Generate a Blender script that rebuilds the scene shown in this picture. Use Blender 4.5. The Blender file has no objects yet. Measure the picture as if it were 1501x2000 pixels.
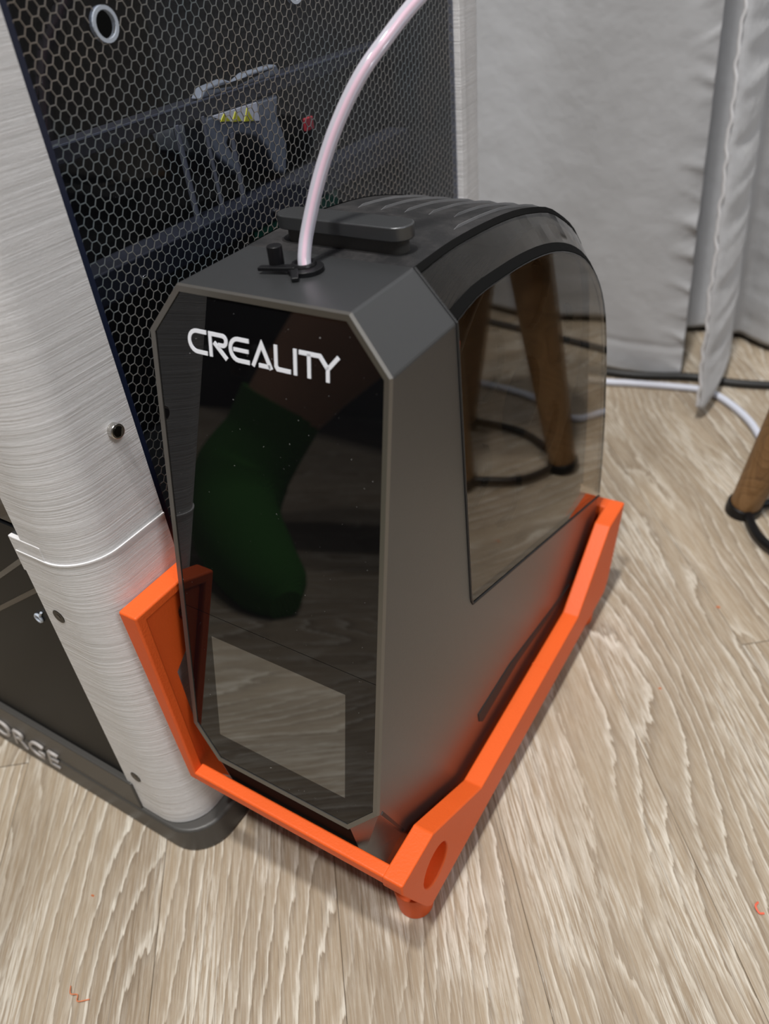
import bpy, bmesh, math, random
from mathutils import Vector, Matrix
from mathutils.geometry import tessellate_polygon
random.seed(4)
S = 0.11          # one working unit = the width of the dry box = 11 cm
ZF = 0.85         # height of the dry box's front lip above the floor, working units
sc = bpy.context.scene
COL = sc.collection

def W(x, y, z):
    return Vector((x * S, y * S, (z + ZF) * S))

# ------------------------------------------------------------------ camera, world, lights
cam_d = bpy.data.cameras.new('camera')
cam = bpy.data.objects.new('camera', cam_d); COL.objects.link(cam)
R = [(0.8510632, 0.5182120, -0.0845441), (0.2589494, -0.5543219, -0.7909946), (-0.4567676, 0.6512937, -0.6059537)]
m = Matrix((( R[0][0], -R[1][0], -R[2][0]), (R[0][1], -R[1][1], -R[2][1]), (R[0][2], -R[1][2], -R[2][2])))
cam.matrix_world = Matrix.Translation(W(2.1490727, -1.7934014, 3.0432385)) @ m.to_4x4()
cam_d.sensor_fit = 'VERTICAL'; cam_d.sensor_height = 36.0; cam_d.sensor_width = 27.0
cam_d.lens = 36.0 * 1541.98 / 2000.0
cam_d.clip_start = 0.01; cam_d.clip_end = 60
cam_d.dof.use_dof = True; cam_d.dof.focus_distance = 0.345; cam_d.dof.aperture_fstop = 9
sc.camera = cam
sc.view_settings.view_transform = 'Standard'; sc.view_settings.look = 'None'
sc.view_settings.exposure = -0.10; sc.view_settings.gamma = 1.0
sc.view_settings.use_curve_mapping = False

world = bpy.data.worlds.new('room_light'); sc.world = world; world.use_nodes = True
wn = world.node_tree
wn.nodes['Background'].inputs[0].default_value = (0.93, 0.97, 1.0, 1)
wn.nodes['Background'].inputs[1].default_value = 0.17

def area(name, loc, size, energy, col=(1, 0.975, 0.94), target=(0.5, 0.5, 0)):
    l = bpy.data.lights.new(name, 'AREA'); l.shape = 'DISK'; l.size = size; l.energy = energy; l.color = col
    o = bpy.data.objects.new(name, l); COL.objects.link(o); o.location = loc
    d = Vector(target) - Vector(loc); o.rotation_euler = d.to_track_quat('-Z', 'Y').to_euler()
    return o
area('ceiling_lamp', (0.12, -0.80, 2.35), 0.14, 30)
area('ceiling_lamp.001', (0.12, -0.30, 2.35), 0.14, 30)
area('fill_light', (1.8, -0.35, 2.2), 0.7, 20, (0.95, 0.97, 1.0), (0, 0.1, 0.1))  # soft fill added to brighten the right-facing sides, no fixture there

# ------------------------------------------------------------------ materials
def new_mat(name):
    mt = bpy.data.materials.new(name); mt.use_nodes = True
    nt = mt.node_tree; b = nt.nodes['Principled BSDF']
    return mt, nt, b
def N(nt, t, **k):
    n = nt.nodes.new(t)
    for a, v in k.items(): setattr(n, a, v)
    return n
def simple(name, col, rough=0.5, metal=0.0, bump=None, spec=0.5, coat=0.0, vary=0.0):
    mt, nt, b = new_mat(name)
    b.inputs['Base Color'].default_value = (*col, 1); b.inputs['Roughness'].default_value = rough
    b.inputs['Metallic'].default_value = metal; b.inputs['Specular IOR Level'].default_value = spec
    b.inputs['Coat Weight'].default_value = coat
    tc = N(nt, 'ShaderNodeTexCoord')
    if bump:
        sc_, st = bump
        nz = N(nt, 'ShaderNodeTexNoise'); nz.inputs['Scale'].default_value = sc_; nz.inputs['Detail'].default_value = 4
        nt.links.new(tc.outputs['Object'], nz.inputs['Vector'])
        bp = N(nt, 'ShaderNodeBump'); bp.inputs['Strength'].default_value = st; bp.inputs['Distance'].default_value = 0.0006
        nt.links.new(nz.outputs[0], bp.inputs['Height']); nt.links.new(bp.outputs[0], b.inputs['Normal'])
    if vary:
        n2 = N(nt, 'ShaderNodeTexNoise'); n2.inputs['Scale'].default_value = 35; n2.inputs['Detail'].default_value = 6
        nt.links.new(tc.outputs['Object'], n2.inputs['Vector'])
        mx = N(nt, 'ShaderNodeMix', data_type='RGBA')
        mx.inputs[6].default_value = (*[c * (1 - vary) for c in col], 1); mx.inputs[7].default_value = (*[min(1, c * (1 + vary)) for c in col], 1)
        nt.links.new(n2.outputs[0], mx.inputs[0]); nt.links.new(mx.outputs[2], b.inputs['Base Color'])
    return mt

M = {}
M['orange'] = simple('orange_print', (0.80, 0.115, 0.018), 0.5, bump=(900, 0.25), spec=0.35, vary=0.06)
M['shell'] = simple('graphite_shell', (0.098, 0.101, 0.105), 0.30, 0.70, bump=(2500, 0.12))
M['rim'] = simple('rim_metal', (0.20, 0.19, 0.175), 0.35, 0.8)
M['black_matte'] = simple('black_matte', (0.012, 0.012, 0.013), 0.55, bump=(1500, 0.3))
M['black_gloss'] = simple('black_gloss', (0.004, 0.0045, 0.006), 0.06)
M['black_plastic'] = simple('black_plastic', (0.008, 0.008, 0.009), 0.35, vary=0.3, spec=0.25)
M['panel_black'] = simple('panel_black', (0.006, 0.0065, 0.007), 0.4, spec=0.10, vary=0.3)
M['strip_grey'] = simple('strip_grey', (0.03, 0.031, 0.031), 0.6, spec=0.2)
M['slot_dark'] = simple('slot_dark', (0.006, 0.006, 0.006), 0.8, spec=0.05)
M['base_grey'] = simple('base_grey', (0.055, 0.052, 0.048), 0.42, bump=(1500, 0.15))
M['screw_black'] = simple('screw_black', (0.02, 0.018, 0.016), 0.35, 0.8)
M['steel'] = simple('steel', (0.55, 0.53, 0.50), 0.2, 1.0)
M['white_print_letters'] = simple('white_letters', (0.80, 0.82, 0.88), 0.5)
M['grey_letters'] = simple('grey_letters', (0.42, 0.39, 0.37), 0.5)
M['tool_grey'] = simple('tool_grey', (0.20, 0.22, 0.24), 0.5)
M['frame_dark'] = simple('frame_dark', (0.022, 0.024, 0.032), 0.35)
M['frame_highlight'] = simple('frame_highlight', (0.20, 0.22, 0.27), 0.3, 0.6)  # paler tone for the highlight painted along the rail
M['rod'] = simple('rod', (0.22, 0.23, 0.26), 0.45, 0.5)
M['label_white'] = simple('label_white', (0.85, 0.85, 0.85), 0.6)
M['label_yellow'] = simple('label_yellow', (0.75, 0.70, 0.03), 0.6)
M['red'] = simple('red_part', (0.5, 0.04, 0.05), 0.5)
M['red_orange'] = simple('red_orange', (0.85, 0.16, 0.09), 0.6)
M['green'] = simple('circuit_green', (0.01, 0.10, 0.05), 0.5)
M['pink'] = simple('pink_filament', (0.90, 0.30, 0.42), 0.4)
M['spool'] = simple('spool_dark', (0.035, 0.032, 0.030), 0.45)
M['spool_fil'] = simple('spool_filament', (0.05, 0.040, 0.038), 0.45)
M['cable_white'] = simple('cable_white', (0.62, 0.65, 0.75), 0.45)
M['cable_black'] = simple('cable_black', (0.01, 0.01, 0.01), 0.5)
M['skin'] = simple('skin', (0.50, 0.27, 0.18), 0.5)
M['trouser'] = simple('trouser', (0.010, 0.010, 0.013), 0.9, bump=(400, 0.5))
M['wall'] = simple('wall_paint', (0.42, 0.39, 0.35), 0.8)
M['scrap'] = simple('orange_scrap', (0.65, 0.20, 0.08), 0.6)

def sock_mat():
    mt, nt, b = new_mat('green_knit')
    b.inputs['Base Color'].default_value = (0.030, 0.16, 0.016, 1); b.inputs['Roughness'].default_value = 0.9
    tc = N(nt, 'ShaderNodeTexCoord'); w = N(nt, 'ShaderNodeTexWave'); w.inputs['Scale'].default_value = 160
    nt.links.new(tc.outputs['Object'], w.inputs['Vector'])
    bp = N(nt, 'ShaderNodeBump'); bp.inputs['Strength'].default_value = 0.5; bp.inputs['Distance'].default_value = 0.002
    nt.links.new(w.outputs[1], bp.inputs['Height']); nt.links.new(bp.outputs[0], b.inputs['Normal'])
    return mt
M['sock'] = sock_mat()

def glass_panel():      # screen glass with a brighter film over the display
    mt, nt, b = new_mat('front_glass')
    b.inputs['Base Color'].default_value = (0.0035, 0.0035, 0.004, 1); b.inputs['Roughness'].default_value = 0.015
    tc = N(nt, 'ShaderNodeTexCoord'); nz = N(nt, 'ShaderNodeTexNoise'); nz.inputs['Scale'].default_value = 900
    nt.links.new(tc.outputs['Object'], nz.inputs['Vector'])
    r = N(nt, 'ShaderNodeValToRGB'); r.color_ramp.elements[0].position = 0.76; r.color_ramp.elements[1].position = 0.80
    nt.links.new(nz.outputs[0], r.inputs[0])
    mx = N(nt, 'ShaderNodeMix', data_type='RGBA'); mx.inputs[6].default_value = (0.0035, 0.0035, 0.004, 1); mx.inputs[7].default_value = (0.3, 0.3, 0.3, 1)
    nt.links.new(r.outputs[0], mx.inputs[0]); nt.links.new(mx.outputs[2], b.inputs['Base Color'])
    return mt
M['front_glass'] = glass_panel()
M['screen'] = simple('display', (0.185, 0.185, 0.18), 0.02, 0.85)

def tinted(name, tint, rough=0.02, ior=1.5, haze=None, refl=1.0):
    mt, nt, b = new_mat(name)
    nt.nodes.remove(b); out = nt.nodes['Material Output']
    tr = N(nt, 'ShaderNodeBsdfTransparent'); tr.inputs[0].default_value = (*tint, 1)
    gl = N(nt, 'ShaderNodeBsdfGlossy'); gl.inputs['Roughness'].default_value = rough; gl.inputs[0].default_value = (refl, refl, refl, 1)
    fr = N(nt, 'ShaderNodeFresnel'); ge = N(nt, 'ShaderNodeNewGeometry')     # same reflectance from inside and outside
    io = N(nt, 'ShaderNodeMix'); io.inputs[2].default_value = ior; io.inputs[3].default_value = 1 / ior
    nt.links.new(ge.outputs['Backfacing'], io.inputs[0]); nt.links.new(io.outputs[0], fr.inputs['IOR'])
    mx = N(nt, 'ShaderNodeMixShader')
    nt.links.new(fr.outputs[0], mx.inputs[0]); nt.links.new(tr.outputs[0], mx.inputs[1]); nt.links.new(gl.outputs[0], mx.inputs[2])
    last = mx
    if haze:
        d = N(nt, 'ShaderNodeBsdfDiffuse'); d.inputs[0].default_value = (*haze[0], 1)
        m2 = N(nt, 'ShaderNodeMixShader'); m2.inputs[0].default_value = haze[1]
        nt.links.new(mx.outputs[0], m2.inputs[1]); nt.links.new(d.outputs[0], m2.inputs[2]); last = m2
    nt.links.new(last.outputs[0], out.inputs[0])
    return mt
M['smoke'] = tinted('smoked_cover', (0.70, 0.66, 0.60), 0.02, 1.38)
M['acrylic'] = tinted('dark_acrylic', (0.80, 0.82, 0.88), 0.02, 1.26)
M['tube'] = tinted('translucent_tube', (0.93, 0.92, 0.97), 0.12, 1.4, ((0.82, 0.83, 0.92), 0.45))
M['acrylic_edge'] = simple('acrylic_edge', (0.012, 0.018, 0.045), 0.3)
M['hole_ring'] = simple('cut_edge', (0.45, 0.50, 0.58), 0.3)

def honey_mat():
    mt, nt, b = new_mat('honeycomb_print')
    b.inputs['Base Color'].default_value = (0.27, 0.25, 0.23, 1); b.inputs['Roughness'].default_value = 0.5
    tc = N(nt, 'ShaderNodeTexCoord'); nz = N(nt, 'ShaderNodeTexNoise'); nz.inputs['Scale'].default_value = 18
    nt.links.new(tc.outputs['Object'], nz.inputs['Vector'])
    r = N(nt, 'ShaderNodeValToRGB')
    r.color_ramp.elements[0].color = (0.16, 0.19, 0.20, 1); r.color_ramp.elements[1].color = (0.28, 0.24, 0.20, 1)
    r.color_ramp.elements[0].position = 0.35; r.color_ramp.elements[1].position = 0.65
    nt.links.new(nz.outputs[1], r.inputs[0]); nt.links.new(r.outputs[0], b.inputs['Base Color'])
    return mt
M['honey'] = honey_mat()

def layered_white():
    mt, nt, b = new_mat('white_layered_print')
    b.inputs['Roughness'].default_value = 0.36
    tc = N(nt, 'ShaderNodeTexCoord')
    mp = N(nt, 'ShaderNodeMapping'); mp.inputs['Scale'].default_value = (11, 11, 1000)
    n1 = N(nt, 'ShaderNodeTexNoise'); n1.inputs['Scale'].default_value = 1.0; n1.inputs['Detail'].default_value = 6; n1.inputs['Roughness'].default_value = 0.75
    nt.links.new(tc.outputs['Object'], mp.inputs[0]); nt.links.new(mp.outputs[0], n1.inputs['Vector'])
    # coarser bands whose strength changes with height
    mp2 = N(nt, 'ShaderNodeMapping'); mp2.inputs['Scale'].default_value = (14, 14, 260)
    n2 = N(nt, 'ShaderNodeTexNoise'); n2.inputs['Scale'].default_value = 1.0; n2.inputs['Detail'].default_value = 3
    nt.links.new(tc.outputs['Object'], mp2.inputs[0]); nt.links.new(mp2.outputs[0], n2.inputs['Vector'])
    ad = N(nt, 'ShaderNodeMath', operation='ADD'); nt.links.new(n1.outputs[0], ad.inputs[0]); nt.links.new(n2.outputs[0], ad.inputs[1])
    bp = N(nt, 'ShaderNodeBump'); bp.inputs['Strength'].default_value = 0.6; bp.inputs['Distance'].default_value = 0.0009
    nt.links.new(ad.outputs[0], bp.inputs['Height']); nt.links.new(bp.outputs[0], b.inputs['Normal'])
    r = N(nt, 'ShaderNodeValToRGB'); r.color_ramp.elements[0].position = 0.30; r.color_ramp.elements[1].position = 0.62
    r.color_ramp.elements[0].color = (0.60, 0.595, 0.595, 1); r.color_ramp.elements[1].color = (0.82, 0.81, 0.82, 1)
    nt.links.new(n1.outputs[0], r.inputs[0]); nt.links.new(r.outputs[0], b.inputs['Base Color'])
    return mt
M['white_print'] = layered_white()

def curtain_mat():
    mt, nt, b = new_mat('grey_cloth')
    b.inputs['Roughness'].default_value = 0.85; b.inputs['Sheen Weight'].default_value = 0.2
    tc = N(nt, 'ShaderNodeTexCoord'); nz = N(nt, 'ShaderNodeTexNoise'); nz.inputs['Scale'].default_value = 9; nz.inputs['Detail'].default_value = 5
    nt.links.new(tc.outputs['Object'], nz.inputs['Vector'])
    r = N(nt, 'ShaderNodeValToRGB'); r.color_ramp.elements[0].color = (0.42, 0.425, 0.44, 1); r.color_ramp.elements[1].color = (0.50, 0.51, 0.535, 1)
    nt.links.new(nz.outputs[0], r.inputs[0]); nt.links.new(r.outputs[0], b.inputs['Base Color'])
    n3 = N(nt, 'ShaderNodeTexNoise'); n3.inputs['Scale'].default_value = 30; n3.inputs['Detail'].default_value = 3
    nt.links.new(tc.outputs['Object'], n3.inputs['Vector'])
    bp = N(nt, 'ShaderNodeBump'); bp.inputs['Strength'].default_value = 0.35; bp.inputs['Distance'].default_value = 0.006
    nt.links.new(n3.outputs[0], bp.inputs['Height']); nt.links.new(bp.outputs[0], b.inputs['Normal'])
    return mt
M['curtain'] = curtain_mat()

def grain(name, stops, lightpos=(0.70, 0.9), wood=False):
    """wood: plank's own coordinates, x along the board, y across it, in working units"""
    mt, nt, b = new_mat(name); L = nt.links.new
    tc = N(nt, 'ShaderNodeTexCoord'); oi = N(nt, 'ShaderNodeObjectInfo')
    vm = N(nt, 'ShaderNodeVectorMath', operation='SCALE'); vm.inputs['Scale'].default_value = 1 / S
    L(tc.outputs['Object'], vm.inputs[0])
    mu = N(nt, 'ShaderNodeMath', operation='MULTIPLY'); mu.inputs[1].default_value = 83.0; L(oi.outputs['Random'], mu.inputs[0])
    cx = N(nt, 'ShaderNodeCombineXYZ'); L(mu.outputs[0], cx.inputs[0]); L(mu.outputs[0], cx.inputs[2])
    va = N(nt, 'ShaderNodeVectorMath', operation='ADD'); L(vm.outputs[0], va.inputs[0]); L(cx.outputs[0], va.inputs[1])
    def noise(sx, sy, det=4, rough=0.5, dist=0.0):
        mp = N(nt, 'ShaderNodeMapping'); mp.inputs['Scale'].default_value = (sx, sy, 1.0)
        n = N(nt, 'ShaderNodeTexNoise'); n.inputs['Scale'].default_value = 1.0; n.inputs['Detail'].default_value = det
        n.inputs['Roughness'].default_value = rough; n.inputs['Distortion'].default_value = dist
        L(va.outputs[0], mp.inputs[0]); L(mp.outputs[0], n.inputs['Vector']); return n.outputs[0]
    def math2(op, a, c, clamp=False):
        n = N(nt, 'ShaderNodeMath', operation=op); n.use_clamp = clamp
        for i, v in enumerate((a, c)):
            if isinstance(v, (int, float)): n.inputs[i].default_value = v
            else: L(v, n.inputs[i])
        return n.outputs[0]
    sep = N(nt, 'ShaderNodeSeparateXYZ'); L(va.outputs[0], sep.inputs[0])
    # cathedral field
    f = math2('ADD', math2('MULTIPLY', noise(0.20, 0.72, 2, 0.4), 26.0), math2('MULTIPLY', sep.outputs[1], 7.5))
    f = math2('ADD', f, math2('MULTIPLY', noise(2.2, 8.0, 3, 0.6), 0.85))
    f = math2('ADD', f, math2('MULTIPLY', noise(5, 48, 3, 0.65), 0.45))
    s1 = N(nt, 'ShaderNodeMath', operation='FRACT'); L(f, s1.inputs[0])
    def ramp(inp, pts):
        r = N(nt, 'ShaderNodeValToRGB'); e = r.color_ramp.elements
        while len(e) < len(pts): e.new(0.5)
        for el, (p, v) in zip(e, pts):
            el.position = p; el.color = (*v, 1) if isinstance(v, tuple) else (v, v, v, 1)
        L(inp, r.inputs[0]); return r.outputs[0]
    rings = ramp(s1.outputs[0], [(0.0, 0.0), (0.66, 0.0), (0.82, 0.35), (0.90, 1.0), (0.965, 0.95), (1.0, 0.0)])
    mod = ramp(noise(0.5, 1.6, 3), [(0.32, 0.25), (0.55, 1.0)])
    fine = ramp(noise(3.6, 88, 5, 0.72, 0.3), [(0.43, 0.0), (0.60, 1.0)])
    patch = ramp(noise(0.9, 3.2, 4, 0.55, 0.4), [(0.54, 0.0), (0.60, 1.0)])
    dark = ramp(noise(2.2, 105, 5, 0.72, 0.2), [(0.56, 0.0), (0.70, 1.0)])
    dark2 = ramp(s1.outputs[0], [(0.0, 1.0), (0.08, 0.6), (0.30, 0.0), (0.97, 0.0)])
    broad = ramp(noise(0.45, 2.4, 3), [(0.28, stops[0]), (0.72, stops[1])])
    def mix(a, bcol, fac, k):
        mx = N(nt, 'ShaderNodeMix', data_type='RGBA')
        L(math2('MULTIPLY', fac, k, True), mx.inputs[0])
        if isinstance(a, tuple): mx.inputs[6].default_value = (*a, 1)
        else: L(a, mx.inputs[6])
        mx.inputs[7].default_value = (*bcol, 1); return mx.outputs[2]
    c = mix(broad, stops[2], fine, 0.30)
    c = mix(c, stops[2], math2('MULTIPLY', patch, fine), 0.65)
    lightf = math2('MULTIPLY', math2('MULTIPLY', rings, mod), math2('ADD', math2('MULTIPLY', fine, 0.55), 0.5), True)
    c = mix(c, stops[2], lightf, 0.95)
    c = mix(c, stops[3], dark, 0.62)
    c = mix(c, stops[3], math2('MULTIPLY', dark2, mod), 0.5)
    # tint per board
    hs = N(nt, 'ShaderNodeHueSaturation'); L(c, hs.inputs['Color'])
    L(math2('ADD', math2('MULTIPLY', oi.outputs['Random'], 0.14), 0.93), hs.inputs['Value'])
    L(hs.outputs[0], b.inputs['Base Color'])
    b.inputs['Roughness'].default_value = 0.42; b.inputs['Specular IOR Level'].default_value = 0.35
    bp = N(nt, 'ShaderNodeBump'); bp.inputs['Strength'].default_value = 0.25; bp.inputs['Distance'].default_value = 0.0004
    L(math2('SUBTRACT', fine, dark), bp.inputs['Height']); L(bp.outputs[0], b.inputs['Normal'])
    return mt
M['plank'] = grain('limed_oak', [(0.275, 0.208, 0.140), (0.40, 0.318, 0.225), (0.68, 0.63, 0.545), (0.12, 0.088, 0.062)])
M['leg_wood'] = grain('leg_wood', [(0.20, 0.105, 0.04), (0.27, 0.15, 0.06), (0.34, 0.20, 0.09), (0.10, 0.05, 0.022)])

# ------------------------------------------------------------------ mesh helpers
class MB:
    def __init__(s): s.v = []; s.f = []
    def add(s, vs, fs):
        o = len(s.v); s.v += [tuple(p) for p in vs]; s.f += [tuple(i + o for i in f) for f in fs]; return s
    def box(s, x0, x1, y0, y1, z0, z1):
        return s.add([(x, y, z) for x in (x0, x1) for y in (y0, y1) for z in (z0, z1)],
                     [(0, 1, 3, 2), (4, 6, 7, 5), (0, 4, 5, 1), (2, 3, 7, 6), (0, 2, 6, 4), (1, 5, 7, 3)])
    def hexa(s, a, b):      # two quads a, b (4 points each)
        return s.add(list(a) + list(b), [(3, 2, 1, 0), (4, 5, 6, 7), (0, 1, 5, 4), (1, 2, 6, 5), (2, 3, 7, 6), (3, 0, 4, 7)])
    def prism(s, poly, axis, a, b, holes=()):
        mk = {'x': lambda u, v, t: (t, u, v), 'y': lambda u, v, t: (u, t, v), 'z': lambda u, v, t: (u, v, t)}[axis]
        loops = [list(poly)] + [list(h) for h in holes]
        flat = [p for l in loops for p in l]; n = len(flat)
        vs = [mk(u, v, a) for u, v in flat] + [mk(u, v, b) for u, v in flat]
        fs = []
        if holes:
            for t in tessellate_polygon([[Vector((u, v, 0)) for u, v in l] for l in loops]):
                fs.append(tuple(t)); fs.append(tuple(i + n for i in reversed(t)))
        else:
            fs.append(tuple(range(n))); fs.append(tuple(i + n for i in reversed(range(n))))
        o = 0
        for l in loops:
            k = len(l)
            for i in range(k):
                j = (i + 1) % k; fs.append((o + i, o + j, o + j + n, o + i + n))
            o += k
        return s.add(vs, fs)
    def tube(s, pts, r, n=10, cap=True):
        pts = [Vector(p) for p in pts]; rings = []; prev = None
        rr = r if isinstance(r, (list, tuple)) else [r] * len(pts)
        for i, p in enumerate(pts):
            t = (pts[min(i + 1, len(pts) - 1)] - pts[max(i - 1, 0)]).normalized()
            if prev is None:
                u = t.orthogonal().normalized()
            else:
                u = (prev - t * prev.dot(t)).normalized()
            prev = u; w = t.cross(u)
            rings.append([p + (u * math.cos(2 * math.pi * k / n) + w * math.sin(2 * math.pi * k / n)) * rr[i] for k in range(n)])
        vs = [q for rg in rings for q in rg]; fs = []
        for i in range(len(pts) - 1):
            for k in range(n):
                fs.append((i * n + k, i * n + (k + 1) % n, (i + 1) * n + (k + 1) % n, (i + 1) * n + k))
        if cap:
            fs.append(tuple(reversed(range(n)))); fs.append(tuple((len(pts) - 1) * n + k for k in range(n)))
        return s.add(vs, fs)
    def ring_tube(s, c, rad, r, axis='z', n=32, m=8):
        vs = []; fs = []
        for i in range(n):
            a = 2 * math.pi * i / n
            for k in range(m):
                b_ = 2 * math.pi * k / m; d = rad + r * math.cos(b_); h = r * math.sin(b_)
                p = (d * math.cos(a), d * math.sin(a), h)
                if axis == 'x': p = (p[2], p[0], p[1])
                if axis == 'y': p = (p[0], p[2], p[1])
                vs.append((c[0] + p[0], c[1] + p[1], c[2] + p[2]))
        for i in range(n):
            for k in range(m):
                fs.append((i * m + k, ((i + 1) % n) * m + k, ((i + 1) % n) * m + (k + 1) % m, i * m + (k + 1) % m))
        return s.add(vs, fs)

def obj(name, mb, mat, parent=None, bevel=0, seg=2, smooth=False, angle=30, label=None):
    """vertices in working units; the object's origin is its parent's (or the world's)"""
    me = bpy.data.meshes.new(name)
    org = parent['_o'] if parent is not None and '_o' in parent else (0, 0, 0)
    off = W(*org) if parent is not None and '_o' in parent else Vector((0, 0, 0))
    me.from_pydata([tuple(W(*p) - off) for p in mb.v], [], mb.f); me.update()
    bm = bmesh.new(); bm.from_mesh(me); bmesh.ops.recalc_face_normals(bm, faces=bm.faces); bm.to_mesh(me); bm.free()
    o = bpy.data.objects.new(name, me); COL.objects.link(o)
    if mat: me.materials.append(M[mat] if isinstance(mat, str) else mat)
    if parent is not None:
        o.parent = parent; o['_o'] = org
    if bevel:
        bv = o.modifiers.new('bevel', 'BEVEL'); bv.width = bevel * S; bv.segments = seg; bv.limit_method = 'ANGLE'; bv.angle_limit = math.radians(angle); bv.harden_normals = True
        smooth = True
    if smooth:
        for p in me.polygons: p.use_smooth = True
        try: me.set_sharp_from_angle(angle=math.radians(38))
        except Exception: pass
    if label: o['label'] = label
    return o
def thing(name, label, cat, loc, group=None):
    o = bpy.data.objects.new(name, None); COL.objects.link(o); o.location = W(*loc); o['_o'] = tuple(loc)
    o.empty_display_size = 0.01
    o['label'] = label; o['category'] = cat
    if group: o['group'] = group
    return o
def tag(o, label, cat, group=None):
    o['label'] = label; o['category'] = cat
    if group: o['group'] = group
    return o
def arc(cx, cy, r, a0, a1, n):
    return [(cx + r * math.cos(math.radians(a0 + (a1 - a0) * i / n)), cy + r * math.sin(math.radians(a0 + (a1 - a0) * i / n))) for i in range(n + 1)]
def resample(pts, n):
    d = [0]
    for a, b in zip(pts, pts[1:]): d.append(d[-1] + math.dist(a, b))
    out = []
    for i in range(n):
        t = d[-1] * i / (n - 1); k = 0
        while k < len(d) - 2 and d[k + 1] < t: k += 1
        q = (t - d[k]) / (d[k + 1] - d[k]); out.append(tuple(a + (b - a) * q for a, b in zip(pts[k], pts[k + 1])))
    return out
def smooth_curve(pts, sub=6):      # Catmull-Rom
    P = [Vector(p) for p in pts]; P = [P[0] * 2 - P[1]] + P + [P[-1] * 2 - P[-2]]; out = []
    for i in range(1, len(P) - 2):
        for k in range(sub):
            t = k / sub; a, b, c, d = P[i - 1], P[i], P[i + 1], P[i + 2]
            out.append(0.5 * ((2 * b) + (-a + c) * t + (2 * a - 5 * b + 4 * c - d) * t * t + (-a + 3 * b - 3 * c + d) * t ** 3))
    out.append(P[-2]); return [tuple(p) for p in out]

# ------------------------------------------------------------------ the room
floor = obj('floor', MB().box(-16, 18, -22, 14, -ZF - 0.30, -ZF - 0.09), 'black_matte'); floor['kind'] = 'structure'
TH = math.radians(-51.5); PW = 0.893; PL = 11.2
dirv = (math.cos(TH), math.sin(TH)); nrm = (-math.sin(TH), math.cos(TH))
pme = bpy.data.meshes.new('plank')
bm = bmesh.new(); bmesh.ops.create_cube(bm, size=1)
for v in bm.verts: v.co = Vector((v.co.x * (PL - 0.006) * S, v.co.y * (PW - 0.002) * S, (v.co.z - 0.5) * 0.085 * S))
bmesh.ops.bevel(bm, geom=[e for e in bm.edges if e.verts[0].co.z > -0.001 and e.verts[1].co.z > -0.001], offset=0.0018 * S, segments=1, affect='EDGES')
bm.to_mesh(pme); bm.free(); pme.materials.append(M['plank'])
starts = {-3: -0.402, 3: -0.454, -2: 4.9, -1: 2.6, 0: 6.2, 1: 3.4, 2: 5.3, 4: 4.2, -4: 3.0}
first = None; count = 0
for k in range(-15, 16):
    nc = 0.247 + PW * (k + 0.5) ; u0 = starts.get(k, (k * 4.37) % PL)
    for j in range(-2, 3):
        uc = u0 + PL * (j + 0.5)
        px, py = dirv[0] * uc + nrm[0] * nc, dirv[1] * uc + nrm[1] * nc
        if not (-17 < px < 19 and -23 < py < 15): continue
        o = bpy.data.objects.new('plank', pme); COL.objects.link(o)
        o.location = W(px, py, -ZF - 0.0); o.rotation_euler = (0, 0, TH); o.parent = floor; count += 1
        if count % 2: o.rotation_euler = (0, 0, TH + math.pi)
wall = obj('wall_back', MB().box(-16, 18, 9.6, 10.0, -ZF, 22), 'wall'); wall['kind'] = 'structure'
wall2 = obj('wall_left', MB().box(-16.4, -16, -22, 10.0, -ZF, 22), 'wall'); wall2['kind'] = 'structure'

# ------------------------------------------------------------------ filament dry box
HT = 2.106; SL = 0.213; CX, CZ, BX, BZ = 0.149, 0.169, 0.14, 0.161
def yf(z): return -SL * (HT - z)
db = thing('dry_box', 'graphite filament dry box with black glass front and smoked cover, seated in the orange cradle', 'dryer', (0.5, 0.8, -0.6))
octo = [(CX, HT), (1 - CX, HT), (1, HT - CZ), (1, BZ), (1 - BX, 0), (BX, 0), (0, BZ), (0, HT - CZ)]   # clockwise from top left
YB = 0.372       # where the smoked cover begins
sidepoly = [(yf(HT - CZ), HT - CZ), (YB, HT - CZ), (0.42, 0.62), (0.437, 0.593), (0.46, 0.585), (2.19, -0.002), (2.17, -0.14), (1.78, -0.58), (-0.06, -0.58), (-0.277, -0.172), (yf(BZ), BZ)]
mb = MB()
for xs in (0, 1):
    mb.add([(xs, y, z) for y, z in sidepoly], [tuple(range(len(sidepoly)))])
def q(*p): mb.add(p, [tuple(range(len(p)))])
for sx in (0, 1):
    X = (lambda v: 1 - v) if sx else (lambda v: v)
    q((X(CX), yf(HT), HT), (X(CX), YB, HT), (X(0), YB, HT - CZ), (X(0), yf(HT - CZ), HT - CZ))
    # lower chamfer following the side's lower edge
    low = [(yf(BZ), BZ), (-0.277, -0.172), (-0.06, -0.58)]
    inn = [(yf(0), 0.0), (-0.405, -0.30), (-0.30, -0.60)]
    for i in range(2):
        q((X(0), *low[i]), (X(0), *low[i + 1]), (X(BX), *inn[i + 1]), (X(BX), *inn[i]))
    q((X(0), -0.06, -0.58), (X(0), 1.78, -0.58), (X(BX), 1.78, -0.60), (X(BX), -0.30, -0.60))
    q((X(0), 1.78, -0.58), (X(0), 2.17, -0.14), (X(BX), 2.17, -0.14), (X(BX), 1.78, -0.60))
    q((X(0), 2.17, -0.14), (X(0), 2.19, -0.002), (X(BX), 2.19, -0.002), (X(BX), 2.17, -0.14))
q((CX, yf(HT), HT), (1 - CX, yf(HT), HT), (1 - CX, YB, HT), (CX, YB, HT))
q((BX, -0.30, -0.60), (1 - BX, -0.30, -0.60), (1 - BX, 1.78, -0.60), (BX, 1.78, -0.60))
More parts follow.
